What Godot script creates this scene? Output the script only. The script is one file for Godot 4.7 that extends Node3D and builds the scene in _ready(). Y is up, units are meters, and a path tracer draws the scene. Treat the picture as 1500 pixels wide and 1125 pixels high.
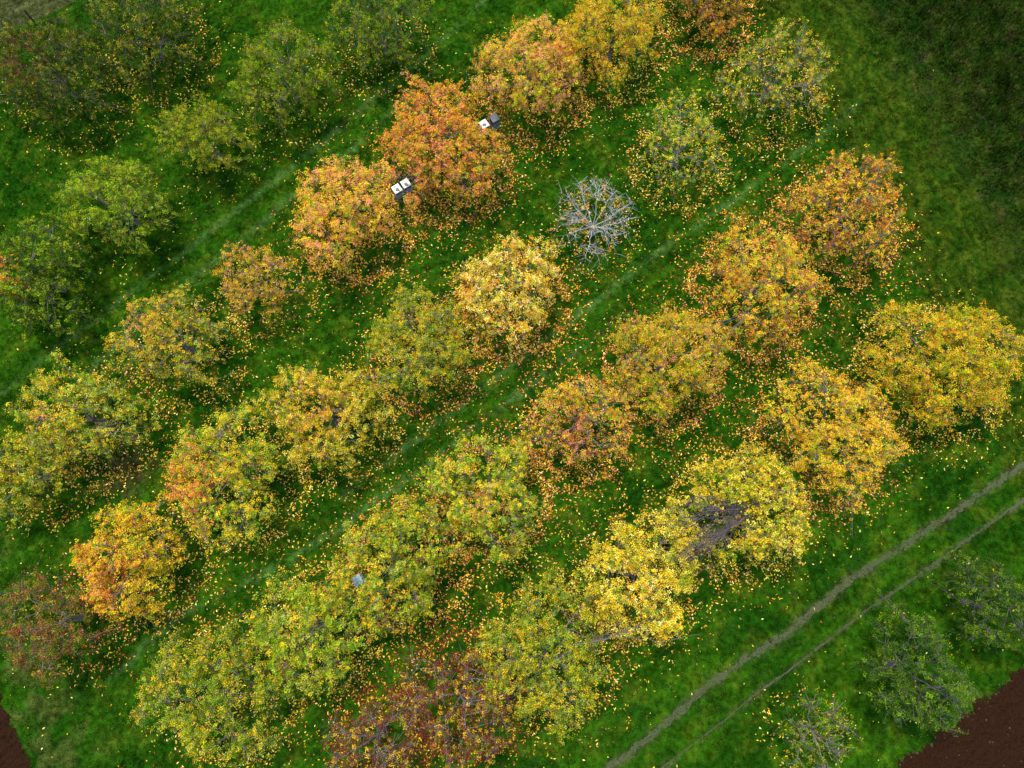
extends Node3D
# An autumn cherry orchard seen from a drone: rows of trees, fallen leaves, wheel tracks, ploughed soil.

const F := 1041.0            # focal length in photograph pixels (1500 x 1125)
const CAM_H := 41.0
const TILT := 12.5           # degrees away from straight down
var cam_basis: Basis
var cam_pos := Vector3(0, CAM_H, 0)
var udir := Vector2.RIGHT    # along the rows (x, z)
var vdir := Vector2.DOWN     # across the rows
var taken := {}

# ground colour map
const GX0 := -56.0
const GZ0 := -58.0
const GW := 112.0
const GD := 92.0
const GRES := 8.5            # map pixels per metre
var gw := int(GW * GRES)
var gd := int(GD * GRES)
var ground_col := PackedColorArray()
var rut_mask := PackedFloat32Array()
var dirt_mask := PackedFloat32Array()
var meadow_a: Vector2
var meadow_n: Vector2
var v_soil := 0.0
var u_soil := 0.0
var v_lane := 0.0
var edge_noise := FastNoiseLite.new()
var hue_noise := FastNoiseLite.new()
var sprigs: Array[ArrayMesh] = []
var bark: StandardMaterial3D
var bark_pale: StandardMaterial3D
var bark_dark: StandardMaterial3D
var leaf_mat: StandardMaterial3D
var litter_x := PackedFloat32Array()
var gaps: Array = []         # openings in the crowns: [point, direction, radius]

# ---------------------------------------------------------------- helpers
func px_dir(px: float, py: float) -> Vector3:
	return cam_basis * Vector3((px - 750.0) / F, -(py - 562.5) / F, -1.0)

func px_at(px: float, py: float, h := 0.0) -> Vector3:
	var d := px_dir(px, py)
	return cam_pos + d * ((h - cam_pos.y) / d.y)

func px_g(px: float, py: float) -> Vector2:
	var p := px_at(px, py)
	return Vector2(p.x, p.z)

func px_per_m(p: Vector3) -> float:
	return F / -(cam_basis.inverse() * (p - cam_pos)).z

func to_px(p: Vector3) -> Vector2:
	var q := cam_basis.inverse() * (p - cam_pos)
	return Vector2(750.0 + q.x / -q.z * F, 562.5 - q.y / -q.z * F)

func numbered(called: String) -> String:
	var n: int = taken.get(called, 0)
	taken[called] = n + 1
	return called if n == 0 else "%s_%03d" % [called, n]

func tag(o: Node, label: String, category: String, group := "", kind := "") -> void:
	if label != "": o.set_meta("label", label)
	if category != "": o.set_meta("category", category)
	if group != "": o.set_meta("group", group)
	if kind != "": o.set_meta("kind", kind)

func thing(called: String, at: Vector3, label: String, category: String, group := "") -> Node3D:
	var o := Node3D.new()
	o.name = numbered(called)
	add_child(o)
	o.position = at
	tag(o, label, category, group)
	return o

func part(called: String, mesh: Mesh, m: Material, parent: Node) -> MeshInstance3D:
	var o := MeshInstance3D.new()
	o.name = called if parent != self else numbered(called)
	o.mesh = mesh
	if m: o.material_override = m
	parent.add_child(o, true)
	return o

func copies(called: String, mesh: Mesh, m: Material, buf: PackedFloat32Array, parent: Node) -> MultiMeshInstance3D:
	var mm := MultiMesh.new()
	mm.transform_format = MultiMesh.TRANSFORM_3D
	mm.use_colors = true
	mm.mesh = mesh
	mm.instance_count = buf.size() / 16
	mm.buffer = buf
	var o := MultiMeshInstance3D.new()
	o.name = called
	o.multimesh = mm
	o.material_override = m
	parent.add_child(o, true)
	return o

func put(buf: PackedFloat32Array, b: Basis, p: Vector3, c: Color) -> void:
	buf.append_array(PackedFloat32Array([b.x.x, b.y.x, b.z.x, p.x, b.x.y, b.y.y, b.z.y, p.y, b.x.z, b.y.z, b.z.z, p.z, c.r, c.g, c.b, 1.0]))

func mat(c: Color, rough := 0.85) -> StandardMaterial3D:
	var m := StandardMaterial3D.new()
	m.albedo_color = c.linear_to_srgb()
	m.roughness = rough
	m.metallic_specular = 0.3
	return m

func noise_tex(freq: float, a: Color, b: Color, seed_: int, size := 256) -> NoiseTexture2D:
	var n := FastNoiseLite.new()
	n.seed = seed_
	n.frequency = freq
	n.fractal_octaves = 5
	var t := NoiseTexture2D.new()
	t.width = size
	t.height = size
	t.seamless = true
	t.noise = n
	var g := Gradient.new()
	g.set_color(0, a.linear_to_srgb())
	g.set_color(1, b.linear_to_srgb())
	t.color_ramp = g
	return t

func bark_mat(a: Color, b: Color, s: int) -> StandardMaterial3D:
	var m := StandardMaterial3D.new()
	m.albedo_texture = noise_tex(0.03, a, b, s)
	m.uv1_triplanar = true
	m.uv1_scale = Vector3(2.5, 2.5, 2.5)
	m.roughness = 0.9
	return m

# ---------------------------------------------------------------- tubes
var tv := PackedVector3Array()
var tn := PackedVector3Array()
var ti := PackedInt32Array()

func tube_begin() -> void:
	tv = PackedVector3Array(); tn = PackedVector3Array(); ti = PackedInt32Array()

func tube(pts: PackedVector3Array, r0: float, r1: float, sides: int, flare := 0.0) -> void:
	var n := pts.size()
	var up := Vector3(0.31, 0.2, 0.93)
	var base := tv.size()
	for i in n:
		var d := (pts[mini(i + 1, n - 1)] - pts[maxi(i - 1, 0)]).normalized()
		var a := d.cross(up)
		if a.length() < 0.1: a = d.cross(Vector3(0.9, 0.1, -0.2))
		a = a.normalized()
		var b := d.cross(a)
		var t := float(i) / float(n - 1)
		var r := lerpf(r0, r1, t) + flare * pow(1.0 - t, 4.0)
		for k in sides:
			var w := TAU * k / sides
			var o := a * cos(w) + b * sin(w)
			tv.append(pts[i] + o * r)
			tn.append(o)
	for i in n - 1:
		for k in sides:
			var p := base + i * sides + k
			var q := base + i * sides + (k + 1) % sides
			ti.append_array(PackedInt32Array([p, p + sides, q, q, p + sides, q + sides]))
	var tip := tv.size()
	tv.append(pts[n - 1] + (pts[n - 1] - pts[n - 2]).normalized() * r1 * 0.6)
	tn.append((pts[n - 1] - pts[n - 2]).normalized())
	for k in sides:
		ti.append_array(PackedInt32Array([base + (n - 1) * sides + (k + 1) % sides, base + (n - 1) * sides + k, tip]))

func tube_mesh() -> ArrayMesh:
	var a := []
	a.resize(Mesh.ARRAY_MAX)
	a[Mesh.ARRAY_VERTEX] = tv
	a[Mesh.ARRAY_NORMAL] = tn
	a[Mesh.ARRAY_INDEX] = ti
	var m := ArrayMesh.new()
	m.add_surface_from_arrays(Mesh.PRIMITIVE_TRIANGLES, a)
	return m

func bend(a: Vector3, b: Vector3, side: Vector3, n: int) -> PackedVector3Array:
	var out := PackedVector3Array()
	var c := (a + b) * 0.5 + side
	for i in n + 1:
		var t := float(i) / n
		out.append(a.lerp(c, t).lerp(c.lerp(b, t), t))
	return out

# ---------------------------------------------------------------- leaves
func leaf_into(v: PackedVector3Array, n: PackedVector3Array, cs: PackedColorArray, b: Basis, o: Vector3, l: float, w: float, c: Color, curl := 0.25) -> void:
	# y along the leaf, x across, z the face normal; folded along the midrib and drooping at the tip
	var p0 := o
	var pl := o + b * Vector3(-w * 0.5, l * 0.45, w * 0.22)
	var pr := o + b * Vector3(w * 0.5, l * 0.45, w * 0.22)
	var pm := o + b * Vector3(0, l * 0.5, 0)
	var pt := o + b * Vector3(0, l, -l * curl)
	for t in [[p0, pl, pm], [p0, pm, pr], [pl, pt, pm], [pm, pt, pr]]:
		var nn: Vector3 = (t[1] - t[0]).cross(t[2] - t[0]).normalized()
		if nn.dot(b.z) < 0.0: nn = -nn
		for k in 3:
			v.append(t[k]); n.append(nn); cs.append(c)

func arrays_mesh(v: PackedVector3Array, n: PackedVector3Array, cs: PackedColorArray) -> ArrayMesh:
	var a := []
	a.resize(Mesh.ARRAY_MAX)
	a[Mesh.ARRAY_VERTEX] = v
	a[Mesh.ARRAY_NORMAL] = n
	a[Mesh.ARRAY_COLOR] = cs
	var m := ArrayMesh.new()
	m.add_surface_from_arrays(Mesh.PRIMITIVE_TRIANGLES, a)
	return m

func make_sprig(rng: RandomNumberGenerator, leaves: int) -> ArrayMesh:
	var v := PackedVector3Array()
	var n := PackedVector3Array()
	var cs := PackedColorArray()
	var tints := [Color(1, 1, 1), Color(1.0, 0.82, 0.75), Color(0.72, 0.95, 0.8), Color(1.2, 1.12, 1.3), Color(0.95, 0.80, 0.85), Color(0.9, 1.05, 0.9), Color(1.1, 0.95, 0.9)]
	for k in leaves:
		var az := k * 2.4 + rng.randf_range(-0.5, 0.5)
		var tilt := rng.randf_range(0.75, 1.45)
		var dir := Vector3(cos(az) * sin(tilt), cos(tilt), sin(az) * sin(tilt))
		var nz := (Vector3.UP - dir * dir.y).normalized().rotated(dir, rng.randf_range(-0.7, 0.7))
		var b := Basis(dir.cross(nz), dir, nz)
		var c: Color = tints[(k + rng.randi() % 3) % tints.size()]
		var j := rng.randf_range(0.6, 1.4)
		leaf_into(v, n, cs, b, Vector3(0, rng.randf_range(0.0, 0.16), 0) + dir * 0.03, rng.randf_range(0.072, 0.112), rng.randf_range(0.038, 0.053), Color(c.r * j, c.g * j, c.b * j), rng.randf_range(0.1, 0.4))
	return arrays_mesh(v, n, cs)

# ---------------------------------------------------------------- trees
const C := {
	"deep": Color(0.020, 0.052, 0.004), "green": Color(0.055, 0.112, 0.005), "grass": Color(0.115, 0.205, 0.006),
	"lime": Color(0.275, 0.35, 0.010), "olive": Color(0.25, 0.21, 0.014), "yellow": Color(0.66, 0.50, 0.022), "lemon": Color(0.72, 0.62, 0.10),
	"gold": Color(0.66, 0.40, 0.015), "amber": Color(0.66, 0.29, 0.018), "orange": Color(0.66, 0.21, 0.025), "pink": Color(0.70, 0.27, 0.12),
	"red": Color(0.52, 0.08, 0.035), "wine": Color(0.13, 0.022, 0.020), "rust": Color(0.24, 0.085, 0.018), "brown": Color(0.15, 0.075, 0.025), "cream": Color(0.82, 0.63, 0.22), "sage": Color(0.33, 0.40, 0.06), "bluegreen": Color(0.045, 0.095, 0.020),
}
const PAL := {
	"dark": ["deep", "deep", "green", "green", "olive"],
	"green": ["deep", "green", "grass", "lime"],
	"bright_green": ["green", "grass", "lime", "lime", "olive"],
	"apple": ["deep", "bluegreen", "green", "grass"],
	"olive": ["deep", "green", "grass", "grass", "olive", "lime"],
	"olive_gold": ["grass", "olive", "sage", "lime", "yellow", "gold"],
	"lime_yellow": ["grass", "grass", "lime", "sage", "lime", "yellow", "gold"],
	"yellow": ["grass", "lime", "yellow", "yellow", "lemon", "gold"],
	"cream": ["lime", "yellow", "lemon", "cream", "gold", "amber"],
	"gold": ["lime", "yellow", "gold", "gold", "amber"],
	"peach": ["olive", "yellow", "gold", "amber", "pink"],
	"orange": ["lime", "gold", "amber", "orange", "pink"],
	"orange_gold": ["lime", "yellow", "gold", "amber", "pink"],
	"flame": ["gold", "amber", "orange", "pink", "red"],
	"mixed": ["lime", "yellow", "gold", "amber", "orange", "rust"],
	"rusty": ["olive", "gold", "amber", "orange", "rust"],
	"wine": ["olive", "gold", "rust", "wine", "wine", "wine"],
	"plum": ["gold", "pink", "pink", "rust", "wine"],
	"dull": ["green", "olive", "rust", "brown", "wine"],
	"litter_yellow": ["yellow", "lemon", "gold", "cream", "amber", "rust", "olive", "brown", "brown"],
	"litter_orange": ["yellow", "gold", "cream", "amber", "orange", "rust", "rust", "brown", "brown", "pink"],
	"litter_wine": ["gold", "rust", "wine", "wine", "wine", "rust"],
}

func pal_col(pal: Array, t: float, j: float) -> Color:
	t = clampf(t, 0.0, 0.999) * pal.size()
	var c: Color = C[pal[int(t)]]
	return Color(c.r * j, c.g * j, c.b * j)

func nearest(nodes: PackedVector3Array, p: Vector3, base: Vector3) -> int:
	# the closest point of the wood already grown that lies further in than p
	var best := 1e9
	var at := 0
	var lim := p.distance_squared_to(base)
	for i in nodes.size():
		var d := nodes[i].distance_squared_to(p)
		if d < best and nodes[i].distance_squared_to(base) < lim:
			best = d; at = i
	return at

func grow_tree(t: Dictionary, index: int) -> void:
	var rng := RandomNumberGenerator.new()
	rng.seed = 1000 + index * 77
	var dens: float = t.get("dens", 1.0)
	var hgt: float = t.get("h", 5.0)
	var centre := px_at(t.x, t.y, hgt * 0.56)
	var R: float = t.r * 0.94 / px_per_m(centre)
	var root := thing(t.get("kind", "cherry_tree"), Vector3(centre.x, 0, centre.z), t.label, "tree", t.group)
	var wood: Material = bark_pale if t.get("bare", false) else (bark_dark if t.get("kind", "") == "apple_tree" else bark)
	var base_n := 0.9 + rng.randf() * 0.4
	var fork := Vector3(rng.randf_range(-0.12, 0.12), base_n, rng.randf_range(-0.12, 0.12))
	tube_begin()
	tube(bend(Vector3(0, -0.08, 0), fork, Vector3(rng.randf_range(-0.06, 0.06), 0, rng.randf_range(-0.06, 0.06)), 5), 0.15, 0.095, 9, 0.09)
	part("trunk", tube_mesh(), wood, root)
	# outline of the crown: uneven in every direction
	var ph := [rng.randf() * TAU, rng.randf() * TAU, rng.randf() * TAU]
	var amp: float = t.get("amp", 1.4) * (0.8 + 0.5 * rng.randf())
	var outline := func(az: float) -> float:
		return R * (0.97 + amp * (0.09 * sin(az * 2.0 + ph[0]) + 0.08 * sin(az * 3.0 + ph[1]) + 0.07 * sin(az * 6.0 + ph[2]) + 0.05 * sin(az * 11.0 + ph[0] * 3.0)))
	var shape := func(az: float, rr: float, depth: float) -> Vector3:
		var rad: float = outline.call(az) * rr
		var top := 1.5 + (hgt - 1.5) * sqrt(maxf(0.0, 1.0 - minf(rr * rr * 0.86, 1.0)))
		var low := 1.9 - 0.8 * rr
		return Vector3(cos(az) * rad, lerpf(top, low, depth), sin(az) * rad)
	var nodes := PackedVector3Array()
	var is_bare: bool = t.get("bare", false)
	var fork_n := 13 if is_bare else rng.randi_range(6, 8)
	for k in fork_n:
		var az := TAU * (k + rng.randf_range(-0.3, 0.3)) / fork_n
		var rr := rng.randf_range(0.55, 0.85) if k > 0 else 0.15
		if is_bare: rr = rng.randf_range(0.5, 0.98)
		var e: Vector3 = shape.call(az, rr, rng.randf_range(0.25, 0.5))
		var s := fork + Vector3(0, -rng.randf() * 0.3, 0)
		var pts := bend(s, e, Vector3(rng.randf_range(-0.3, 0.3), rng.randf_range(0.0, 0.55), rng.randf_range(-0.3, 0.3)), 8)
		for i in range(1, pts.size() - 1):
			pts[i] += Vector3(rng.randf_range(-1, 1), rng.randf_range(-1, 1), rng.randf_range(-1, 1)) * 0.06
		for i in range(1, pts.size()): nodes.append(pts[i])
		tube_begin()
		tube(pts, rng.randf_range(0.05, 0.065) * (0.45 if is_bare else 1.0), 0.012 if not is_bare else 0.008, 6)
		part("limb", tube_mesh(), wood, root)
	tube_begin()
	var second := PackedVector3Array()
	for k in int(34 + R * 6) * (2 if is_bare else 1):
		var e: Vector3 = shape.call(rng.randf() * TAU, sqrt(rng.randf_range(0.06, 0.92)), (0.12 + pow(rng.randf(), 1.3) * 0.65))
		var i := nearest(nodes, e, fork)
		var s := nodes[maxi(i - 1, 0)] if i % 8 > 0 else nodes[i]
		var pts := bend(s, e, Vector3(rng.randf_range(-0.2, 0.2), rng.randf_range(-0.1, 0.25), rng.randf_range(-0.2, 0.2)), 4)
		tube(pts, 0.022 if not is_bare else 0.013, 0.009 if not is_bare else 0.006, 4)
		for q in range(1, pts.size()): second.append(pts[q])
	nodes.append_array(second)
	var ends: Array = []
	var area := R * R
	var twig_n := int(area * (46.0 if not t.get("bare", false) else 85.0))
	for k in twig_n:
		var e: Vector3 = shape.call(rng.randf() * TAU, sqrt(rng.randf()) * (rng.randf_range(0.9, 1.06) if rng.randf() < 0.8 else rng.randf_range(1.0, 1.22)) * (rng.randf_range(0.8, 1.2) if is_bare else 1.0), pow(rng.randf(), 1.7))
		var i := nearest(nodes, e, fork)
		var s := nodes[i]
		var d := e - s
		if d.length() > 1.5: s = e - d.normalized() * 1.5 + Vector3(0, -0.1, 0)
		if d.length() > 1.5: s = nodes[i]
		tube(bend(s, e, Vector3(rng.randf_range(-0.1, 0.1), rng.randf_range(-0.06, 0.12), rng.randf_range(-0.1, 0.1)), 3), 0.0105 if not is_bare else 0.0085, 0.006 if not is_bare else 0.0045, 3)
		ends.append([s, e])
	var dead: Array = t.get("dead", [])
	var tw := part("twigs", tube_mesh(), wood, root)
	tag(tw, "", "", "", "stuff")
	# leaves in sprigs along the twigs
	var buf := PackedFloat32Array()
	var pal: Array = PAL[t.pal]
	var patch: Dictionary = t.get("patch", {})
	var pc := Vector3.ZERO
	if patch: pc = px_at(patch.x, patch.y, hgt * 0.75) - root.position
	var off := Vector3(index * 13.7, index * 5.1, index * 9.3)
	var bias: float = t.get("bias", 0.0)
	for se in ends:
		var s: Vector3 = se[0]
		var e: Vector3 = se[1]
		var d := e - s
		var dn := d.normalized()
		var bare_twig: bool = rng.randf() < float(t.get("gaps", 0.06))
		var n := int(round(rng.randf_range(4.5, 8.5) * dens))
		if dens > 0.1 and rng.randf() < 0.5: n += 1
		if dens <= 0.1: n = 1 if rng.randf() < dens * 3.0 else 0
		if bare_twig: n = n / 4
		for q in n:
			var f := 1.04 - rng.randf() * 0.92
			var p := s + d * f + Vector3(rng.randf_range(-1, 1), rng.randf_range(-1, 1), rng.randf_range(-1, 1)) * 0.19
			var world := p + root.position
			var skip := false
			for g in gaps:
				var w: Vector3 = world - g[0]
				var along: float = w.dot(g[1])
				if along > -0.6 and (w - g[1] * along).length() < g[2] * (0.85 + 0.3 * rng.randf()) and rng.randf() < g[3]: skip = true
			for g in dead:
				if world.distance_to(g[0]) < g[1] * rng.randf_range(0.75, 1.1): skip = true
			if skip: continue
			var h := hue_noise.get_noise_3dv(p * 55.0 + off * 31.0) * 0.55 + 0.5 + rng.randf_range(-0.5, 0.5) + bias
			var c := pal_col(pal, h, rng.randf_range(0.72, 1.32))
			if patch:
				var pd: float = Vector2(p.x - pc.x, p.z - pc.z).length() / float(patch.r)
				if rng.randf() < 0.85 * exp(-pd * pd): c = pal_col(PAL[patch.pal], rng.randf(), rng.randf_range(0.85, 1.2))
			var ax := (dn * 0.55 + Vector3.UP * 0.6 + Vector3(rng.randf_range(-1, 1), rng.randf_range(-0.7, 0.7), rng.randf_range(-1, 1)) * 0.55).normalized()
			var b := Basis(Quaternion(Vector3.UP, ax)) * Basis(Vector3.UP, rng.randf() * TAU)
			var sc := rng.randf_range(0.8, 1.15)
			put(buf, b.scaled(Vector3(sc, sc, sc)), p, c)
	if buf.size() > 0:
		var cr := copies("crown", sprigs[index % sprigs.size()], leaf_mat, buf, root)
		tag(cr, "", "", "", "stuff")
	# leaves that this tree has dropped
	var lit: float = t.get("litter", 1.0)
	var lpal: Array = PAL[t.get("lpal", "litter_yellow")]
	for k in int(lit * area * 410.0):
		var az := rng.randf() * TAU
		var rr := R * (sqrt(rng.randf()) * 1.12 if rng.randf() < 0.66 else absf(rng.randfn(0.0, 0.33)) + 0.9)
		add_litter(rng, root.position.x + cos(az) * rr + 0.25, root.position.z + sin(az) * rr + 0.2, lpal)

var litter := PackedFloat32Array()
func add_litter(rng: RandomNumberGenerator, x: float, z: float, pal: Array) -> void:
	var uv := Vector2(Vector2(x, z).dot(udir), Vector2(x, z).dot(vdir))
	if uv.y > v_soil + 0.3 or uv.x < u_soil - 0.3: return
	# leaves lie in drifts, and some are half sunk in the grass
	if edge_noise.get_noise_2d(x * 45.0, z * 45.0 + 900.0) * 2.2 + 0.35 < rng.randf_range(-0.5, 0.5): return
	var y := rng.randf_range(0.0, 0.075)
	if dirt_at(x, z) > 0.3: y = 0.018
	var b := Basis(Vector3.UP, rng.randf() * TAU) * Basis(Vector3.RIGHT, rng.randfn(0, 0.3)) * Basis(Vector3.BACK, rng.randfn(0, 0.3))
	var s := rng.randf_range(0.6, 1.25)
	put(litter, b.scaled(Vector3(s, s, s)), Vector3(x, y, z), pal_col(pal, rng.randf(), rng.randf_range(0.55, 1.35)))

func dead_wood(tree: Node3D, from: Vector3, to: Vector3, spread: float, n: int, rng: RandomNumberGenerator) -> void:
	# a dead limb with bare grey twigs, a part of its tree
	tube_begin()
	var main := bend(from - tree.position, to - tree.position, Vector3(0.1, 0.25, 0.1), 6)
	tube(main, 0.06, 0.02, 6)
	var d := (to - from)
	var nodes := PackedVector3Array(main)
	for k in n:
		var i := rng.randi_range(0, nodes.size() - 1)
		var s := nodes[i]
		var e := s + d * rng.randf_range(0.15, 0.45) + Vector3(rng.randf_range(-1, 1), rng.randf_range(-0.5, 0.6), rng.randf_range(-1, 1)) * spread
		var pts := bend(s, e, Vector3(rng.randf_range(-1, 1), rng.randf_range(-0.3, 1), rng.randf_range(-1, 1)) * 0.12, 4)
		tube(pts, 0.015, 0.007, 3)
		if nodes.size() < 160: nodes.append(pts[2]); nodes.append(pts[4])
	part("dead_branch", tube_mesh(), bark_dark, tree)

# ---------------------------------------------------------------- ground
func gi(x: float, z: float) -> int:
	var i := clampi(int((x - GX0) * GRES), 0, gw - 1)
	var j := clampi(int((z - GZ0) * GRES), 0, gd - 1)
	return j * gw + i

func dirt_at(x: float, z: float) -> float:
	return dirt_mask[gi(x, z)]

func poly_g(pix: Array) -> PackedVector2Array:
	var out := PackedVector2Array()
	for p in pix: out.append(px_g(p[0], p[1]))
	return out

func stamp(mask: PackedFloat32Array, line: PackedVector2Array, half: float, amount: float, rng: RandomNumberGenerator) -> void:
	for i in line.size() - 1:
		var l := line[i].distance_to(line[i + 1])
		var n := int(l / 0.08)
		for k in n:
			var c := line[i].lerp(line[i + 1], float(k) / n)
			c += Vector2(edge_noise.get_noise_2d(c.x * 30.0, c.y * 30.0), edge_noise.get_noise_2d(c.x * 30.0 + 500.0, c.y * 30.0)) * 0.12
			var a := amount * clampf(0.75 + 1.3 * edge_noise.get_noise_2d(c.x * 14.0 + 90.0, c.y * 14.0), 0.0, 1.0)
			var hw := half * (0.8 + 0.6 * rng.randf())
			var r := int(ceil(hw * GRES))
			var ci := int((c.x - GX0) * GRES)
			var cj := int((c.y - GZ0) * GRES)
			for dj in range(-r, r + 1):
				for di in range(-r, r + 1):
					var ii := ci + di
					var jj := cj + dj
					if ii < 0 or jj < 0 or ii >= gw or jj >= gd: continue
					var d := Vector2(di, dj).length() / (hw * GRES)
					if d < 1.0:
						var w := a * (1.0 - d * d)
						if w > mask[jj * gw + ii]: mask[jj * gw + ii] = w

func paint_ground() -> void:
	var n1 := FastNoiseLite.new(); n1.seed = 5; n1.frequency = 0.16; n1.fractal_octaves = 4
	var n2 := FastNoiseLite.new(); n2.seed = 9; n2.frequency = 0.55; n2.fractal_octaves = 4
	var n3 := FastNoiseLite.new(); n3.seed = 21; n3.frequency = 2.2; n3.fractal_octaves = 3
	var n4 := FastNoiseLite.new(); n4.seed = 33; n4.frequency = 0.9; n4.fractal_octaves = 3
	var bare := px_g(185, 690)
	ground_col.resize(gw * gd)
	var mdir := Vector2(-meadow_n.y, meadow_n.x)
	for j in gd:
		var z := GZ0 + (j + 0.5) / GRES
		for i in gw:
			var x := GX0 + (i + 0.5) / GRES
			var p := Vector2(x, z)
			var u := p.dot(udir)
			var v := p.dot(vdir)
			var a := n1.get_noise_2d(x, z)
			var b := n2.get_noise_2d(x, z)
			var k := j * gw + i
			var c := Color(0.007, 0.037, 0.0017).lerp(Color(0.019, 0.064, 0.0024), clampf(0.5 + a * 0.9 + b * 0.5, 0.0, 1.0))
			if b > 0.12: c = c.lerp(Color(0.042, 0.072, 0.004), clampf((b - 0.12) * 2.2, 0.0, 0.55))
			# the mown margin with its streaks, then the rough meadow
			var m := (p - meadow_a).dot(meadow_n) + edge_noise.get_noise_2d(x * 12.0, z * 12.0) * 1.2
			if m > -3.0:
				var st := n3.get_noise_2d(p.dot(mdir) * 0.10, m * 0.9)
				var mown := Color(0.012, 0.034, 0.002).lerp(Color(0.036, 0.056, 0.004), clampf(0.5 + st * 2.6, 0.0, 1.0))
				c = c.lerp(mown, clampf((m + 3.0) * 1.2, 0.0, 0.85))
				if m > 2.4:
					var rough := Color(0.009, 0.028, 0.003).lerp(Color(0.022, 0.040, 0.004), clampf(0.5 + b * 1.2 + a * 0.6, 0.0, 1.0))
					if n4.get_noise_2d(x + 60.0, z) > 0.28: rough = rough.lerp(Color(0.045, 0.038, 0.014), 0.5)
					c = c.lerp(rough, clampf((m - 2.4) * 0.4, 0.0, 1.0))
			# pale dry grass beyond the last row
			if v < v_lane + edge_noise.get_noise_2d(x * 20.0, z * 20.0) * 0.6:
				c = Color(0.035, 0.046, 0.014).lerp(Color(0.055, 0.064, 0.022), clampf(0.5 + n3.get_noise_2d(u * 0.12, v * 1.1) * 1.4, 0.0, 1.0))
			# dry margin next to the ploughed soil
			var du := u - u_soil
			if du < 4.5 and du > 0.0:
				c = c.lerp(Color(0.040, 0.052, 0.013), clampf(b * 2.0 + 0.25, 0.0, 0.6) * clampf((4.5 - du) / 2.5, 0.0, 1.0))
			var bd := p.distance_to(bare) / 1.7 + n4.get_noise_2d(x, z) * 0.9
			if bd < 1.0: c = c.lerp(Color(0.042, 0.036, 0.012), clampf((1.0 - bd) * 1.6, 0.0, 0.8))
			if rut_mask[k] > 0.0: c = c.lerp(Color(0.040, 0.088, 0.020), rut_mask[k])
			if dirt_mask[k] > 0.0: c = c.lerp(Color(0.046, 0.050, 0.022), clampf(dirt_mask[k] * 1.1, 0.0, 1.0))
			var f := clampf(1.0 + n3.get_noise_2d(x, z) * 1.1 + n3.get_noise_2d(u * 0.05 + 300.0, v * 0.5) * 0.45, 0.4, 2.0)
			ground_col[k] = Color(c.r * f, c.g * f, c.b * f)
	var bytes := PackedByteArray()
	bytes.resize(gw * gd * 3)
	for k in gw * gd:
		var s := ground_col[k].linear_to_srgb()
		bytes[k * 3] = int(clampf(s.r, 0, 1) * 255.0)
		bytes[k * 3 + 1] = int(clampf(s.g, 0, 1) * 255.0)
		bytes[k * 3 + 2] = int(clampf(s.b, 0, 1) * 255.0)
	var img := Image.create_from_data(gw, gd, false, Image.FORMAT_RGB8, bytes)
	var m := StandardMaterial3D.new()
	m.albedo_texture = ImageTexture.create_from_image(img)
	m.roughness = 0.95
	m.metallic_specular = 0.05
	var pm := PlaneMesh.new()
	pm.size = Vector2(GW, GD)
	pm.subdivide_width = 60
	pm.subdivide_depth = 50
	var o := part("lawn", pm, m, self)
	o.position = Vector3(GX0 + GW * 0.5, 0, GZ0 + GD * 0.5)
	tag(o, "green orchard grass between and under the rows of trees", "grass", "", "structure")

func make_tuft(rng: RandomNumberGenerator, blades: int, size: float) -> ArrayMesh:
	var v := PackedVector3Array()
	var n := PackedVector3Array()
	var cs := PackedColorArray()
	for k in blades:
		var o := Vector3(rng.randf_range(-0.5, 0.5), 0, rng.randf_range(-0.5, 0.5)) * size
		var az := rng.randf() * TAU
		var lean := rng.randf_range(0.3, 1.1)
		var h := rng.randf_range(0.05, 0.13)
		var d := Vector3(cos(az) * sin(lean), cos(lean), sin(az) * sin(lean)) * h
		var w := Vector3(-sin(az), 0, cos(az)) * rng.randf_range(0.012, 0.028)
		var nn := w.cross(d).normalized()
		if nn.y < 0: nn = -nn
		nn = (nn + Vector3.UP * 0.5).normalized()
		var j := rng.randf_range(0.45, 2.0)
		var c := Color(j * rng.randf_range(0.85, 1.3), j, j * rng.randf_range(0.7, 1.2))
		for p in [o - w, o + d, o + w]:
			v.append(p); n.append(nn); cs.append(c)
	return arrays_mesh(v, n, cs)

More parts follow.
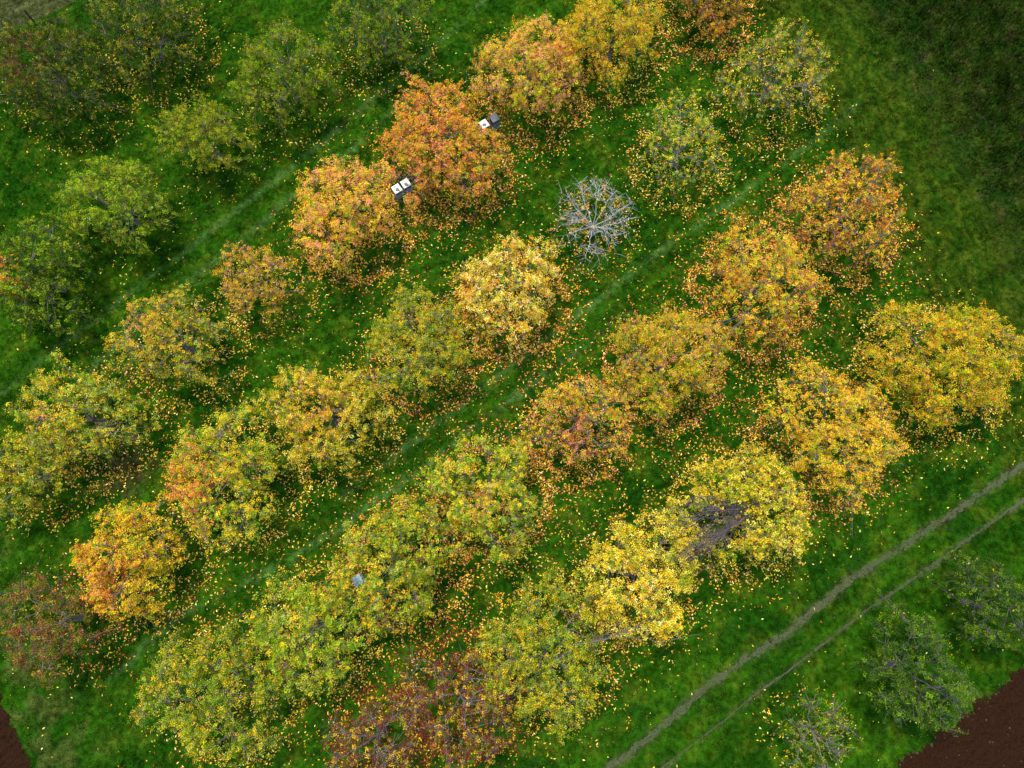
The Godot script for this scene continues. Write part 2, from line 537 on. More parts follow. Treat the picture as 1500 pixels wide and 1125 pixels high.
func sow_grass() -> void:
	var rng := RandomNumberGenerator.new()
	rng.seed = 4
	var m := StandardMaterial3D.new()
	m.vertex_color_use_as_albedo = true
	m.roughness = 0.9
	m.metallic_specular = 0.05
	var short := PackedFloat32Array()
	var tall := PackedFloat32Array()
	var step := 0.42
	var nx := int(GW / step)
	var nz := int(GD / step)
	for j in nz:
		for i in nx:
			var x := GX0 + (i + rng.randf()) * step
			var z := GZ0 + (j + rng.randf()) * step
			var q := to_px(Vector3(x, 0, z))
			if q.x < -90 or q.x > 1590 or q.y < -90 or q.y > 1215: continue
			var p := Vector2(x, z)
			if p.dot(vdir) > v_soil + 0.1 + absf(rng.randfn(0, 0.22)) or p.dot(udir) < u_soil - 0.1 - absf(rng.randfn(0, 0.22)): continue
			if dirt_at(x, z) > 0.6 and rng.randf() < 0.6: continue
			var c := ground_col[gi(x, z)]
			var f := rng.randf_range(0.78, 1.3)
			c = Color(c.r * f * 1.15, c.g * f * 1.15, c.b * f * 1.15)
			var md := (p - meadow_a).dot(meadow_n)
			var b := Basis(Vector3.UP, rng.randf() * TAU)
			var hs := rng.randf_range(0.5, 1.7) * (0.45 if rut_mask[gi(x, z)] > 0.35 else 1.0)
			if md > 3.0 + rng.randf() * 3.0 + edge_noise.get_noise_2d(x * 12.0, z * 12.0) * 1.2:
				hs = rng.randf_range(1.2, 3.2 + clampf(md - 5.0, 0.0, 2.0))
				put(tall, b.scaled(Vector3(1.25, hs, 1.25)), Vector3(x, 0, z), c)
			else:
				put(short, b.scaled(Vector3(1, hs, 1)), Vector3(x, 0, z), c)
	var g := copies(numbered("grass_blades"), make_tuft(rng, 46, 0.62), m, short, self)
	tag(g, "short mown green grass blades covering the orchard floor", "grass", "", "stuff")
	g = copies(numbered("meadow_grass"), make_tuft(rng, 46, 0.62), m, tall, self)
	tag(g, "tall rough dark green meadow grass beyond the mown margin", "meadow grass", "", "stuff")
	# broad leaved weeds beside the rutted track
	var weeds := PackedFloat32Array()
	var vw := px_g(1080, 920).dot(vdir)
	for k in 26000:
		var x := rng.randf_range(-38, 36)
		var z := rng.randf_range(-46, 16)
		var p := Vector2(x, z)
		var v := p.dot(vdir)
		var q := to_px(Vector3(x, 0, z))
		if q.x < -40 or q.x > 1540 or q.y < -40 or q.y > 1165: continue
		if v > v_soil - 0.1 or p.dot(udir) < u_soil or dirt_at(x, z) > 0.3: continue
		var near := absf(v - vw) < 2.6
		if edge_noise.get_noise_2d(x * 60.0, z * 60.0) < (0.0 if near else 0.14): continue
		var c: Color = [Color(0.016, 0.056, 0.010), Color(0.030, 0.082, 0.007), Color(0.050, 0.10, 0.006), Color(0.022, 0.065, 0.005)][rng.randi() % 4]
		if near and rng.randf() < 0.5: c = Color(0.026, 0.062, 0.020)
		var s := rng.randf_range(0.5, 1.2)
		put(weeds, Basis(Vector3.UP, rng.randf() * TAU).scaled(Vector3(s, s * 0.8, s)), Vector3(x, 0.0, z), c)
	g = copies(numbered("broadleaf_weeds"), sprigs[0], leaf_mat, weeds, self)
	tag(g, "low broad leaved weeds growing in clumps through the grass", "weeds", "", "stuff")

func dirt_rut(line: PackedVector2Array, half: float, fade: Array, m: Material, label: String, s: int) -> void:
	# a strip of bare trodden earth with ragged edges
	var rng := RandomNumberGenerator.new()
	rng.seed = s
	var st := SurfaceTool.new()
	st.begin(Mesh.PRIMITIVE_TRIANGLES)
	var rows: Array = []
	var total := 0.0
	for i in line.size() - 1: total += line[i].distance_to(line[i + 1])
	var run := 0.0
	for i in line.size() - 1:
		var l := line[i].distance_to(line[i + 1])
		var n := int(l / 0.12)
		var d := (line[i + 1] - line[i]).normalized()
		var side := Vector2(-d.y, d.x)
		for k in n:
			var c := line[i].lerp(line[i + 1], float(k) / n)
			var f := (run + l * k / n) / total
			var w := half * lerpf(fade[0], fade[1], f)
			var wl := w * (1.0 + edge_noise.get_noise_2d(c.x * 60.0, c.y * 60.0) * 1.2 + rng.randf_range(-0.5, 0.5))
			var wr := w * (1.0 + edge_noise.get_noise_2d(c.x * 60.0 + 300.0, c.y * 60.0) * 1.2 + rng.randf_range(-0.5, 0.5))
			rows.append([c - side * maxf(wl, 0.02), c, c + side * maxf(wr, 0.02)])
		run += l
	for r in rows:
		for k in 3:
			st.set_normal(Vector3.UP)
			st.add_vertex(Vector3(r[k].x, 0.012 if k != 1 else 0.007, r[k].y))
	for i in rows.size() - 1:
		for k in 2:
			var a := i * 3 + k
			for q in [a, a + 3, a + 1, a + 1, a + 3, a + 4]: st.add_index(q)
	var o := part("track_rut", st.commit(), m, self)
	tag(o, label, "track", "", "structure")

func ploughed(u0: float, u1: float, v0: float, v1: float, edge_u: bool, m: Material, label: String, s: int) -> void:
	var n := FastNoiseLite.new(); n.seed = s; n.frequency = 1.6; n.fractal_octaves = 4
	var f := FastNoiseLite.new(); f.seed = s + 3; f.frequency = 1.0; f.fractal_octaves = 2
	var cell := 0.085
	var nu := int((u1 - u0) / cell)
	var nv := int((v1 - v0) / cell)
	var verts := PackedVector3Array()
	var norms := PackedVector3Array()
	var idx := PackedInt32Array()
	for j in nv + 1:
		for i in nu + 1:
			var u := u0 + i * cell
			var v := v0 + j * cell
			var rise := 1.0
			if edge_u:
				u += edge_noise.get_noise_2d(v * 40.0, 7.0) * 0.45 * clampf(1.0 - (nu - i) / 30.0, 0.0, 1.0)
				rise = clampf((nu - i) / 3.0, 0.0, 1.0)
			else:
				v += (edge_noise.get_noise_2d(u * 40.0, 3.0) * 0.5 + edge_noise.get_noise_2d(u * 220.0, 9.0) * 0.3) * clampf(1.0 - j / 30.0, 0.0, 1.0)
				rise = clampf(j / 3.0, 0.0, 1.0)
			var fr := f.get_noise_2d(u * 0.5, v * 3.2)
			var h := 0.03 + 0.15 * (n.get_noise_2d(u * 2.0, v * 2.0) + 0.5) + 0.10 * fr + 0.07 * n.get_noise_2d(u * 7.0, v * 7.0)
			var p := udir * u + vdir * v
			verts.append(Vector3(p.x, lerpf(-0.03, maxf(h, 0.012), rise), p.y))
	norms.resize(verts.size())
	for j in nv:
		for i in nu:
			var a := j * (nu + 1) + i
			idx.append_array(PackedInt32Array([a, a + 1, a + nu + 1, a + 1, a + nu + 2, a + nu + 1]))
	for j in nv + 1:
		for i in nu + 1:
			var a := j * (nu + 1) + i
			var e := verts[j * (nu + 1) + mini(i + 1, nu)] - verts[j * (nu + 1) + maxi(i - 1, 0)]
			var g := verts[mini(j + 1, nv) * (nu + 1) + i] - verts[maxi(j - 1, 0) * (nu + 1) + i]
			var nn := e.cross(g).normalized()
			norms[a] = nn if nn.y > 0 else -nn
	var arr := []
	arr.resize(Mesh.ARRAY_MAX)
	arr[Mesh.ARRAY_VERTEX] = verts
	arr[Mesh.ARRAY_NORMAL] = norms
	arr[Mesh.ARRAY_INDEX] = idx
	var mesh := ArrayMesh.new()
	mesh.add_surface_from_arrays(Mesh.PRIMITIVE_TRIANGLES, arr)
	var o := part("ploughed_field", mesh, m, self)
	tag(o, label, "field", "", "structure")

# ---------------------------------------------------------------- small things
func slab(size: Vector3, bev: float) -> ArrayMesh:
	# a box with chamfered edges, standing on y = 0
	var h := size * 0.5
	var st := SurfaceTool.new()
	st.begin(Mesh.PRIMITIVE_TRIANGLES)
	st.set_smooth_group(-1)
	var ring := func(inset: float, y: float) -> Array:
		var x := h.x - inset
		var z := h.z - inset
		return [Vector3(-x + bev, y, -z), Vector3(x - bev, y, -z), Vector3(x, y, -z + bev), Vector3(x, y, z - bev), Vector3(x - bev, y, z), Vector3(-x + bev, y, z), Vector3(-x, y, z - bev), Vector3(-x, y, -z + bev)]
	var rings := [ring.call(bev, 0.0), ring.call(0.0, bev), ring.call(0.0, size.y - bev), ring.call(bev, size.y)]
	for r in 3:
		for k in 8:
			var a: Vector3 = rings[r][k]
			var b: Vector3 = rings[r][(k + 1) % 8]
			var c: Vector3 = rings[r + 1][(k + 1) % 8]
			var d: Vector3 = rings[r + 1][k]
			for p in [a, c, b, a, d, c]: st.add_vertex(p)
	for k in range(1, 7):
		for p in [rings[3][0], rings[3][k + 1], rings[3][k]]: st.add_vertex(p)
		for p in [rings[0][0], rings[0][k], rings[0][k + 1]]: st.add_vertex(p)
	st.generate_normals()
	return st.commit()

func piece(called: String, size: Vector3, at: Vector3, m: Material, parent: Node, bev := 0.008) -> MeshInstance3D:
	var o := part(called, slab(size, bev), m, parent)
	o.position = at
	return o

func hive(px: float, py: float, lid: Material, low: Material, high: Material, turn: float, label: String, group: String) -> Vector3:
	# pixel of the lid; the lid is 1.02 m above the ground
	var top := px_at(px, py, 1.02)
	var o := thing("beehive", Vector3(top.x, 0, top.z), label, "beehive", group)
	o.rotation.y = turn
	var concrete := mat(Color(0.30, 0.31, 0.32), 0.95)
	for s in [-1, 1]: piece("foot_block", Vector3(0.16, 0.30, 0.40), Vector3(s * 0.14, 0, 0), concrete, o, 0.01)
	piece("floor_board", Vector3(0.44, 0.035, 0.54), Vector3(0, 0.30, 0.04), low, o)
	var b := piece("brood_box", Vector3(0.43, 0.33, 0.46), Vector3(0, 0.335, 0), low, o)
	piece("entrance", Vector3(0.26, 0.022, 0.012), Vector3(0, 0.006, 0.2325), mat(Color(0.01, 0.01, 0.01)), b, 0.003)
	piece("hand_grip", Vector3(0.11, 0.03, 0.012), Vector3(0, 0.22, 0.2325), mat(Color(0.08, 0.09, 0.1)), b, 0.003)
	var s2 := piece("honey_box", Vector3(0.43, 0.27, 0.46), Vector3(0, 0.667, 0), high, o)
	piece("hand_grip", Vector3(0.11, 0.03, 0.012), Vector3(0, 0.16, 0.2325), mat(Color(0.03, 0.02, 0.025)), s2, 0.003)
	var l := piece("lid", Vector3(0.50, 0.07, 0.53), Vector3(0, 0.94, 0), lid, o, 0.006)
	piece("lid_rim", Vector3(0.512, 0.02, 0.542), Vector3(0, -0.004, 0), lid, l, 0.004)
	return Vector3(top.x, 1.01, top.z)

func stone(at: Vector3, r: float, s: int, m: Material, label: String, group: String) -> void:
	var n := FastNoiseLite.new(); n.seed = s; n.frequency = 0.9
	var sp := SphereMesh.new(); sp.radius = 1.0; sp.height = 2.0; sp.radial_segments = 14; sp.rings = 8
	var a := sp.get_mesh_arrays()
	var v: PackedVector3Array = a[Mesh.ARRAY_VERTEX]
	var low := 1e9
	for i in v.size():
		var f := 1.0 + n.get_noise_3dv(v[i] * 1.1) * 0.7
		v[i] = Vector3(v[i].x * f * r, v[i].y * f * r * 0.55, v[i].z * f * r * 0.8)
		v[i].y = maxf(v[i].y, -r * 0.3)
		low = minf(low, v[i].y)
	for i in v.size(): v[i].y -= low
	a[Mesh.ARRAY_VERTEX] = v
	var st := SurfaceTool.new()
	st.create_from_arrays(a)
	st.generate_normals()
	var o := part("stone", st.commit(), m, self)
	o.position = at
	o.rotation.y = s * 1.3
	tag(o, label, "stone", group)

# ---------------------------------------------------------------- scene
func _ready() -> void:
	# camera
	var cam := Camera3D.new()
	cam.name = "camera"
	cam.position = cam_pos
	cam.rotation_degrees = Vector3(-90.0 + TILT, 0, 0)
	cam.fov = rad_to_deg(2.0 * atan(562.5 / F))
	cam.near = 0.1
	cam.far = 900.0
	add_child(cam)
	cam.current = true
	cam_basis = Basis(Vector3.RIGHT, deg_to_rad(-90.0 + TILT))
	# sky, sun, exposure
	var sky_m := ProceduralSkyMaterial.new()
	sky_m.sky_top_color = Color(0.62, 0.70, 0.80)
	sky_m.sky_horizon_color = Color(0.80, 0.83, 0.86)
	sky_m.sky_curve = 0.2
	sky_m.ground_bottom_color = Color(0.12, 0.16, 0.08)
	sky_m.ground_horizon_color = Color(0.5, 0.52, 0.48)
	sky_m.sun_angle_max = 0.0
	var sky := Sky.new()
	sky.sky_material = sky_m
	var env := Environment.new()
	env.background_mode = Environment.BG_SKY
	env.sky = sky
	env.background_energy_multiplier = 0.6
	env.tonemap_mode = Environment.TONE_MAPPER_LINEAR
	env.tonemap_exposure = 3.75
	env.sdfgi_enabled = true
	env.ssao_enabled = true
	env.ssil_enabled = true
	var we := WorldEnvironment.new()
	we.name = "world_environment"
	we.environment = env
	add_child(we)
	var sun := DirectionalLight3D.new()
	sun.name = "sun"
	sun.light_energy = 0.5
	sun.light_color = Color(1.0, 0.95, 0.86)
	sun.light_angular_distance = 10.0
	sun.shadow_enabled = true
	sun.rotation_degrees = Vector3(-66, -155, 0)
	add_child(sun)

	edge_noise.seed = 77; edge_noise.frequency = 0.02; edge_noise.fractal_octaves = 3
	hue_noise.seed = 12; hue_noise.frequency = 0.012; hue_noise.fractal_octaves = 3
	# directions of the rows, read from the outer wheel track
	var a := px_g(930, 1097)
	var b := px_g(1495, 683)
	udir = (b - a).normalized()
	vdir = Vector2(-udir.y, udir.x)
	v_soil = (px_g(1290, 1125).dot(vdir) + px_g(1500, 985).dot(vdir)) * 0.5
	u_soil = (px_g(0, 1035).dot(udir) + px_g(85, 1125).dot(udir)) * 0.5 - 0.4
	v_lane = (px_g(97, 0).dot(vdir) + px_g(0, 62).dot(vdir)) * 0.5
	meadow_a = px_g(1310, 250)
	var me := (px_g(1430, 430) - px_g(1200, 20)).normalized()
	meadow_n = Vector2(me.y, -me.x)
	if meadow_n.x < 0: meadow_n = -meadow_n

	# materials shared by many things
	leaf_mat = StandardMaterial3D.new()
	leaf_mat.vertex_color_use_as_albedo = true
	leaf_mat.roughness = 0.55
	leaf_mat.metallic_specular = 0.12
	leaf_mat.backlight_enabled = true
	leaf_mat.backlight = Color(0.5, 0.5, 0.5)
	bark = bark_mat(Color(0.07, 0.055, 0.055), Color(0.24, 0.205, 0.22), 3)
	bark_pale = bark_mat(Color(0.30, 0.28, 0.305), Color(0.56, 0.52, 0.57), 4)
	bark_dark = bark_mat(Color(0.05, 0.038, 0.045), Color(0.17, 0.13, 0.165), 5)
	var srng := RandomNumberGenerator.new()
	srng.seed = 8
	for k in 5: sprigs.append(make_sprig(srng, 8))

	# ------------------------------------------------ ground
	var far := PlaneMesh.new()
	far.size = Vector2(900, 900)
	var fo := part("ground", far, mat(Color(0.03, 0.085, 0.01), 0.95), self)
	fo.position.y = -0.06
	tag(fo, "green farmland stretching away around the orchard", "ground", "", "structure")
	rut_mask.resize(gw * gd); rut_mask.fill(0.0)
	dirt_mask.resize(gw * gd); dirt_mask.fill(0.0)
	var lanes := [
		[[-60, 620], [27, 557], [64, 525], [280, 360], [336, 316], [426, 246], [479, 205], [513, 171], [572, 128], [690, 20], [760, -50]],
		[[120, 555], [200, 480], [266, 420], [370, 338], [412, 302], [520, 215], [640, 100]],
		[[500, 730], [599, 651], [665, 600], [717, 561], [768, 520], [808, 491], [880, 437], [973, 363], [1088, 283], [1200, 200], [1260, 150]],
		[[160, 998], [248, 913], [420, 821], [481, 784], [600, 700], [700, 624], [730, 600], [760, 577], [860, 505], [920, 455]],
	]
	for k in lanes.size(): stamp(rut_mask, poly_g(lanes[k]), 0.22, 0.85, srng)
	var rut1 := poly_g([[790, 1200], [899, 1121], [960, 1073], [1027, 1014], [1093, 964], [1147, 932], [1249, 847], [1327, 797], [1415, 739], [1495, 683], [1600, 610]])
	var rut2 := poly_g([[950, 1140], [1027, 1081], [1069, 1049], [1100, 1022], [1167, 974], [1220, 932], [1276, 889], [1367, 828], [1393, 808], [1447, 768], [1495, 736], [1600, 660]])
	stamp(dirt_mask, rut1, 0.24, 0.9, srng)
	stamp(dirt_mask, rut2, 0.18, 0.7, srng)
	paint_ground()
	var dirt := StandardMaterial3D.new()
	dirt.albedo_texture = noise_tex(0.05, Color(0.026, 0.040, 0.014), Color(0.092, 0.098, 0.064), 41, 512)
	dirt.uv1_triplanar = true
	dirt.uv1_world_triplanar = true
	dirt.uv1_scale = Vector3(0.6, 0.6, 0.6)
	dirt.roughness = 0.95
	dirt.metallic_specular = 0.03
	dirt_rut(rut1, 0.15, [1.0, 1.0], dirt, "wider pale rut of bare earth nearer the orchard rows", 3)
	dirt_rut(rut2, 0.085, [0.35, 1.15], dirt, "narrow broken rut of bare earth nearer the ploughed soil", 6)
	var soil := StandardMaterial3D.new()
	soil.albedo_texture = noise_tex(0.04, Color(0.009, 0.0042, 0.0024), Color(0.036, 0.0165, 0.0095), 51, 512)
	soil.uv1_triplanar = true
	soil.uv1_world_triplanar = true
	soil.uv1_scale = Vector3(0.5, 0.5, 0.5)
	soil.roughness = 0.95
	soil.metallic_specular = 0.03
	var uc := px_g(1400, 1060).dot(udir)
	ploughed(uc - 15.0, uc + 12.0, v_soil, v_soil + 11.0, false, soil, "ploughed red brown soil beside the green leaved trees", 61)
	var vc := px_g(20, 1100).dot(vdir)
	ploughed(u_soil - 8.0, u_soil, vc - 9.0, vc + 9.0, true, soil, "ploughed brown soil at the end of the tree rows", 71)
	sow_grass()

	# ------------------------------------------------ hives
	var white := mat(Color(0.84, 0.86, 0.88), 0.5)
	var zinc := mat(Color(0.13, 0.15, 0.17), 0.6)
	var blue := mat(Color(0.26, 0.42, 0.62), 0.5)
	var steel := mat(Color(0.20, 0.24, 0.30), 0.7)
	var maroon := mat(Color(0.10, 0.025, 0.04), 0.7)
	var navy := mat(Color(0.04, 0.05, 0.10), 0.7)
	var turn := -atan2(udir.y, udir.x)
	var granite := mat(Color(0.26, 0.26, 0.25), 0.9)
	var clay := mat(Color(0.42, 0.19, 0.09), 0.9)
	var spots := [
		[581, 276, white, steel, maroon, "white lidded beehive with a maroon upper box, one of a touching pair"],
		[594, 268, white, steel, navy, "white lidded beehive with a dark blue upper box, one of a touching pair"],
		[709, 181, white, steel, maroon, "single white lidded beehive half hidden under an orange tree"],
		[724, 172, zinc, zinc, navy, "grey lidded beehive half hidden beside a single white lidded one"],
		[523, 850, blue, blue, steel, "pale blue beehive half hidden under a yellow green crown"]]
	for k in spots.size():
		var h: Array = spots[k]
		var top := hive(h[0], h[1], h[2], h[3], h[4], turn, h[5], "beehives among the trees")
		gaps.append([top, (cam_pos - top).normalized(), [0.62, 0.62, 0.36, 0.2, 0.42][k], [1.0, 1.0, 0.8, 0.4, 0.5][k]])
		if k < 3:
			stone(top + Vector3(0.03, 0.0, 0.08), 0.11, 3 + k, granite, ["grey stone weighting the lid above the maroon box of the pair", "grey stone weighting the lid above the dark blue box of the pair", "grey stone weighting the single white lid"][k], "stones on the hive lids")
		if k < 2:
			stone(top + Vector3(0.13, 0.0, 0.12), 0.065, 9 + k, clay, ["orange brick lump on the lid above the maroon box", "orange brick lump on the lid above the dark blue box"][k], "stones on the hive lids")
	# fence post on the pale strip
	var fp := px_at(52, 34)
	var post := thing("fence_post", fp, "dark wooden post standing at the edge of the pale grass strip", "post")
	var wood := mat(Color(0.045, 0.035, 0.03), 0.9)
	tube_begin()
	tube(PackedVector3Array([Vector3(0, -0.05, 0), Vector3(0.01, 0.5, 0), Vector3(0.02, 1.15, 0.01)]), 0.07, 0.06, 8)
	part("shaft", tube_mesh(), wood, post)
	tube_begin()
	tube(PackedVector3Array([Vector3(0.02, 1.14, 0.01), Vector3(0.02, 1.18, 0.01)]), 0.075, 0.05, 8)
	part("cap", tube_mesh(), wood, post)

	# ------------------------------------------------ trees
	grow_orchard()

	# ------------------------------------------------ fallen leaves
	var rng := RandomNumberGenerator.new()
	rng.seed = 99
	for k in 4500:
		var p := px_at(rng.randf_range(-60, 1450), rng.randf_range(-60, 1150))
		var md := (Vector2(p.x, p.z) - meadow_a).dot(meadow_n)
		if md > 0.0 and rng.randf() < 0.96: continue
		var v := Vector2(p.x, p.z).dot(vdir)
		if v > px_g(1093, 964).dot(vdir) and rng.randf() < 0.85: continue
		add_litter(rng, p.x, p.z, PAL["litter_yellow"])
	var lv := PackedVector3Array()
	var ln := PackedVector3Array()
	var lc := PackedColorArray()
	leaf_into(lv, ln, lc, Basis(Vector3.RIGHT, Vector3.FORWARD, Vector3.UP), Vector3(0, 0, 0.06), 0.15, 0.066, Color.WHITE, 0.12)
	var lit := copies(numbered("fallen_leaves"), arrays_mesh(lv, ln, lc), leaf_mat, litter, self)
	tag(lit, "yellow and orange fallen leaves scattered over the grass", "fallen leaves", "", "stuff")
	# clods along the edge of the ploughed soil
	var clods := PackedFloat32Array()
	for k in 900:
		var u := uc + rng.randf_range(-14, 11)
		var v := v_soil + absf(rng.randfn(0, 0.3)) * (1.0 if k < 160 else 16.0)
		var p := udir * u + vdir * v
		var s := rng.randf_range(0.02, 0.085)
		put(clods, Basis.from_euler(Vector3(rng.randf() * 6, rng.randf() * 6, 0)).scaled(Vector3(s, s * 0.7, s)), Vector3(p.x, 0.04, p.y), Color(0.034, 0.017, 0.011) * rng.randf_range(0.6, 1.7))
	var ico := SphereMesh.new(); ico.radius = 1.0; ico.height = 1.7; ico.radial_segments = 7; ico.rings = 4
	var clod_m := StandardMaterial3D.new()
	clod_m.vertex_color_use_as_albedo = true
	clod_m.roughness = 0.95
	var co := copies(numbered("soil_clods"), ico, clod_m, clods, self)
	tag(co, "pale clods of earth along the edge of the ploughed soil", "soil clods", "", "stuff")

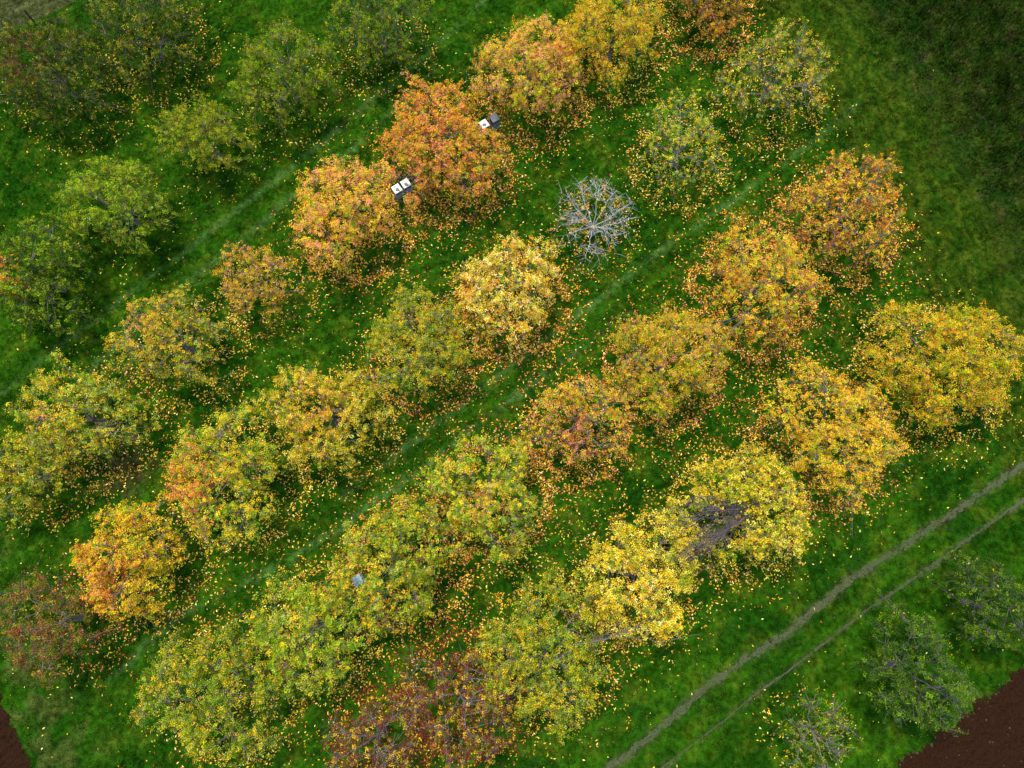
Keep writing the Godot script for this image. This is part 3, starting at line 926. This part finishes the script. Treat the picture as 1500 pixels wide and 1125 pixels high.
func grow_orchard() -> void:
	var far_row := "trees of the outermost rows by the pale grass strip"
	var hive_row := "trees in the row with the white beehives"
	var bare_row := "trees in the row with the leafless tree"
	var blue_row := "trees in the row with the pale blue beehive"
	var edge_row := "trees in the row beside the rutted track"
	var field_row := "trees between the rutted track and the ploughed soil"
	var list: Array[Dictionary] = [
		{"x": 72, "y": 100, "r": 92, "pal": "dark", "dens": 1.25, "litter": 0.3, "patch": {"x": 25, "y": 90, "r": 1.6, "pal": "dull"}, "group": far_row, "label": "dark green tree with rusty shoots next to the dark post"},
		{"x": 205, "y": 38, "r": 84, "pal": "dark", "dens": 1.25, "litter": 0.45, "group": far_row, "label": "dark olive tree at the pale grass strip, beside the post's tree"},
		{"x": 50, "y": 400, "r": 86, "pal": "green", "dens": 1.25, "litter": 0.05, "patch": {"x": 2, "y": 400, "r": 0.8, "pal": "flame"}, "group": far_row, "label": "dense dark green tree with a few orange shoots on its outer side"},
		{"x": 165, "y": 295, "r": 80, "pal": "bright_green", "dens": 1.2, "litter": 0.06, "bias": -0.06, "group": far_row, "label": "leafy mid green tree between the orange tipped green tree and the small light green one"},
		{"x": 300, "y": 200, "r": 66, "pal": "bright_green", "litter": 0.15, "dens": 1.05, "bias": 0.1, "h": 4.2, "group": far_row, "label": "small light green tree with spiky outer shoots"},
		{"x": 415, "y": 105, "r": 82, "pal": "bright_green", "litter": 0.3, "bias": 0.0, "group": far_row, "label": "round olive green tree across the wheel tracks from the golden orange tree"},
		{"x": 555, "y": 35, "r": 74, "pal": "olive", "litter": 0.35, "bias": -0.14, "group": far_row, "label": "dark olive tree across the wheel tracks from the red topped orange tree"},
		{"x": 22, "y": 690, "r": 72, "pal": "olive_gold", "litter": 0.7, "bias": -0.05, "group": hive_row, "label": "olive gold tree at the end of the hive row"},
		{"x": 110, "y": 605, "r": 90, "pal": "olive_gold", "litter": 0.7, "bias": -0.05, "dens": 0.9, "group": hive_row, "patch": {"x": 70, "y": 610, "r": 1.0, "pal": "peach"}, "label": "large olive yellow tree, second from the end of the hive row"},
		{"x": 248, "y": 495, "r": 86, "pal": "olive_gold", "litter": 0.7, "dens": 0.62, "gaps": 0.15, "patch": {"x": 215, "y": 480, "r": 1.4, "pal": "peach"}, "group": hive_row, "label": "thin yellow green tree with grey branches showing, beside the small peach tree"},
		{"x": 376, "y": 411, "r": 66, "pal": "peach", "litter": 0.6, "dens": 0.62, "gaps": 0.15, "h": 4.3, "group": hive_row, "patch": {"x": 350, "y": 425, "r": 1.0, "pal": "peach"}, "label": "small thin peach orange tree in the hive row"},
		{"x": 503, "y": 302, "r": 88, "pal": "orange_gold", "litter": 1.5, "lpal": "litter_orange", "bias": 0.06, "dens": 0.9, "group": hive_row, "label": "golden orange tree touching the pair of white hives on the small peach tree's side"},
		{"x": 645, "y": 207, "r": 98, "pal": "orange", "litter": 1.4, "lpal": "litter_orange", "group": hive_row, "patch": {"x": 625, "y": 175, "r": 1.6, "pal": "flame"}, "label": "large orange red tree between the pair of hives and the single white hive"},
		{"x": 777, "y": 97, "r": 86, "pal": "orange_gold", "litter": 1.2, "lpal": "litter_orange", "bias": 0.04, "group": hive_row, "patch": {"x": 815, "y": 65, "r": 1.2, "pal": "flame"}, "label": "orange gold tree with a bright red shoulder beyond the single hive"},
		{"x": 900, "y": 45, "r": 78, "pal": "gold", "litter": 0.9, "bias": -0.06, "group": hive_row, "label": "olive gold tree beside the one with the red shoulder"},
		{"x": 1045, "y": -28, "r": 76, "pal": "rusty", "litter": 1.3, "lpal": "litter_orange", "group": hive_row, "label": "rusty tree at the meadow end of the hive row"},
		{"x": 72, "y": 912, "r": 82, "pal": "dull", "litter": 0.5, "lpal": "litter_orange", "dens": 0.75, "bias": -0.1, "group": bare_row, "label": "thin dull red brown tree nearest the ploughed soil in the bare tree's row"},
		{"x": 190, "y": 818, "r": 88, "pal": "gold", "litter": 1.0, "bias": -0.02, "group": bare_row, "patch": {"x": 150, "y": 850, "r": 1.5, "pal": "flame"}, "label": "golden tree with orange red lower shoots beside the thin dull red brown tree"},
		{"x": 325, "y": 697, "r": 100, "pal": "lime_yellow", "litter": 0.9, "bias": 0.08, "group": bare_row, "patch": {"x": 265, "y": 712, "r": 2.0, "pal": "flame"}, "label": "large yellow green tree with coral red shoots on one side"},
		{"x": 476, "y": 606, "r": 90, "pal": "yellow", "litter": 0.9, "bias": -0.02, "group": bare_row, "patch": {"x": 465, "y": 600, "r": 1.6, "pal": "peach"}, "label": "yellow tree with pink shoots in the middle of its crown"},
		{"x": 608, "y": 503, "r": 88, "pal": "lime_yellow", "litter": 1.3, "lpal": "litter_orange", "bias": 0.06, "group": bare_row, "label": "green yellow tree between the pink centred one and the pale cream one"},
		{"x": 745, "y": 420, "r": 87, "pal": "cream", "litter": 1.9, "lpal": "litter_orange", "bias": 0.05, "dens": 0.75, "group": bare_row, "label": "pale cream yellow tree next to the leafless tree"},
		{"x": 872, "y": 318, "r": 68, "pal": "peach", "litter": 0.35, "dens": 0.06, "bare": true, "amp": 0.8, "h": 4.0, "kind": "bare_tree", "group": bare_row, "label": "small leafless tree with pale grey branches on open grass"},
		{"x": 1000, "y": 207, "r": 74, "pal": "lime_yellow", "litter": 0.9, "dens": 0.42, "gaps": 0.25, "h": 4.4, "group": bare_row, "label": "thin yellow green tree with open branches beside the leafless tree"},
		{"x": 1140, "y": 103, "r": 84, "pal": "olive_gold", "litter": 0.8, "dens": 0.42, "gaps": 0.25, "bias": -0.08, "group": bare_row, "label": "thin olive tree with a bare grey centre beside the mown margin"},
		{"x": 310, "y": 1018, "r": 108, "pal": "lime_yellow", "litter": 0.9, "bias": -0.06, "group": blue_row, "label": "big dense yellow green tree at the ploughed end of the blue hive's row"},
		{"x": 450, "y": 925, "r": 92, "pal": "lime_yellow", "litter": 1.4, "bias": -0.1, "group": blue_row, "label": "green yellow tree between the big end tree and the blue hive's tree"},
		{"x": 576, "y": 822, "r": 100, "pal": "lime_yellow", "litter": 1.3, "lpal": "litter_orange", "bias": 0.03, "group": blue_row, "label": "yellow green tree standing over the pale blue hive"},
		{"x": 712, "y": 720, "r": 92, "pal": "lime_yellow", "litter": 1.5, "lpal": "litter_orange", "bias": 0.06, "dens": 0.85, "group": blue_row, "patch": {"x": 705, "y": 730, "r": 1.0, "pal": "peach"}, "label": "pale yellow green tree with a peach centre next after the blue hive's tree"},
		{"x": 850, "y": 615, "r": 82, "pal": "mixed", "litter": 1.9, "lpal": "litter_orange", "dens": 0.5, "gaps": 0.25, "bias": -0.14, "patch": {"x": 848, "y": 640, "r": 1.5, "pal": "plum"}, "group": blue_row, "label": "thin yellow tree with grey twigs above red brown fallen leaves"},
		{"x": 980, "y": 525, "r": 92, "pal": "orange_gold", "litter": 1.7, "lpal": "litter_orange", "bias": -0.12, "group": blue_row, "label": "full gold yellow tree between the thin grey twigged one and the mottled orange one"},
		{"x": 1115, "y": 410, "r": 98, "pal": "mixed", "litter": 1.8, "lpal": "litter_orange", "bias": -0.08, "dens": 0.66, "gaps": 0.15, "group": blue_row, "label": "mottled orange and green tree, second from the meadow in the blue hive's row"},
		{"x": 1245, "y": 305, "r": 98, "pal": "mixed", "litter": 1.4, "lpal": "litter_orange", "bias": 0.06, "dens": 0.5, "gaps": 0.2, "group": blue_row, "label": "rusty orange tree with purple grey branches at the mown margin"},
		{"x": 545, "y": 1095, "r": 80, "pal": "wine", "litter": 1.6, "lpal": "litter_wine", "dens": 0.32, "bias": 0.08, "gaps": 0.25, "group": edge_row, "label": "thin dark wine red tree at the end of the track side row"},
		{"x": 672, "y": 1030, "r": 96, "pal": "wine", "litter": 1.6, "lpal": "litter_wine", "dens": 0.36, "bias": -0.06, "gaps": 0.25, "group": edge_row, "label": "thin red and gold tree with grey twigs beside the dark wine red one"},
		{"x": 803, "y": 958, "r": 112, "pal": "lime_yellow", "litter": 1.0, "bias": 0.0, "group": edge_row, "label": "big yellow green tree with a few bare grey branches on its track side"},
		{"x": 940, "y": 845, "r": 96, "pal": "yellow", "litter": 1.2, "bias": 0.05, "group": edge_row, "patch": {"x": 940, "y": 860, "r": 1.2, "pal": "cream"}, "label": "bright yellow tree between the big yellow green one and the one with dead wood"},
		{"x": 1092, "y": 745, "r": 102, "pal": "yellow", "litter": 1.2, "bias": -0.04, "group": edge_row, "label": "yellow tree with a patch of dead purple grey branches in its crown"},
		{"x": 1225, "y": 630, "r": 106, "pal": "gold", "litter": 1.6, "lpal": "litter_orange", "bias": 0.08, "dens": 0.72, "gaps": 0.15, "group": edge_row, "label": "golden orange tree next to the one with dead wood"},
		{"x": 1390, "y": 525, "r": 112, "pal": "gold", "litter": 1.0, "bias": -0.12, "group": edge_row, "label": "wide golden olive tree at the meadow end of the track side row"},
		{"x": 1195, "y": 1078, "r": 66, "pal": "olive", "litter": 0.25, "dens": 0.3, "bias": 0.12, "gaps": 0.3, "h": 3.6, "group": field_row, "label": "small thin yellowing tree with bare twigs across the track"},
		{"x": 1342, "y": 985, "r": 88, "pal": "apple", "amp": 2.2, "litter": 0.02, "dens": 0.85, "gaps": 0.12, "kind": "apple_tree", "group": field_row, "label": "dark green tree with branches hanging over the ploughed soil"},
		{"x": 1462, "y": 888, "r": 74, "pal": "apple", "amp": 2.0, "litter": 0.04, "dens": 0.85, "gaps": 0.12, "kind": "apple_tree", "group": field_row, "label": "dark green tree with a few yellow shoots near the narrow rut"},
	]
	var dw := RandomNumberGenerator.new()
	dw.seed = 31
	for k in list.size():
		var t := list[k]
		if t.x == 1092: t.dead = [[px_at(1062, 768, 3.6), 1.55]]
		if t.x == 803: t.dead = [[px_at(868, 938, 3.2), 1.0]]
		grow_tree(t, k)
		var node: Node3D = get_child(get_child_count() - 1)
		if t.x == 1092:
			dead_wood(node, px_at(1105, 742, 2.6), px_at(1038, 748, 3.9), 0.6, 130, dw)
			dead_wood(node, px_at(1100, 750, 2.6), px_at(1056, 780, 3.6), 0.55, 130, dw)
		if t.x == 803:
			dead_wood(node, px_at(830, 945, 2.8), px_at(900, 932, 3.6), 0.5, 24, dw)
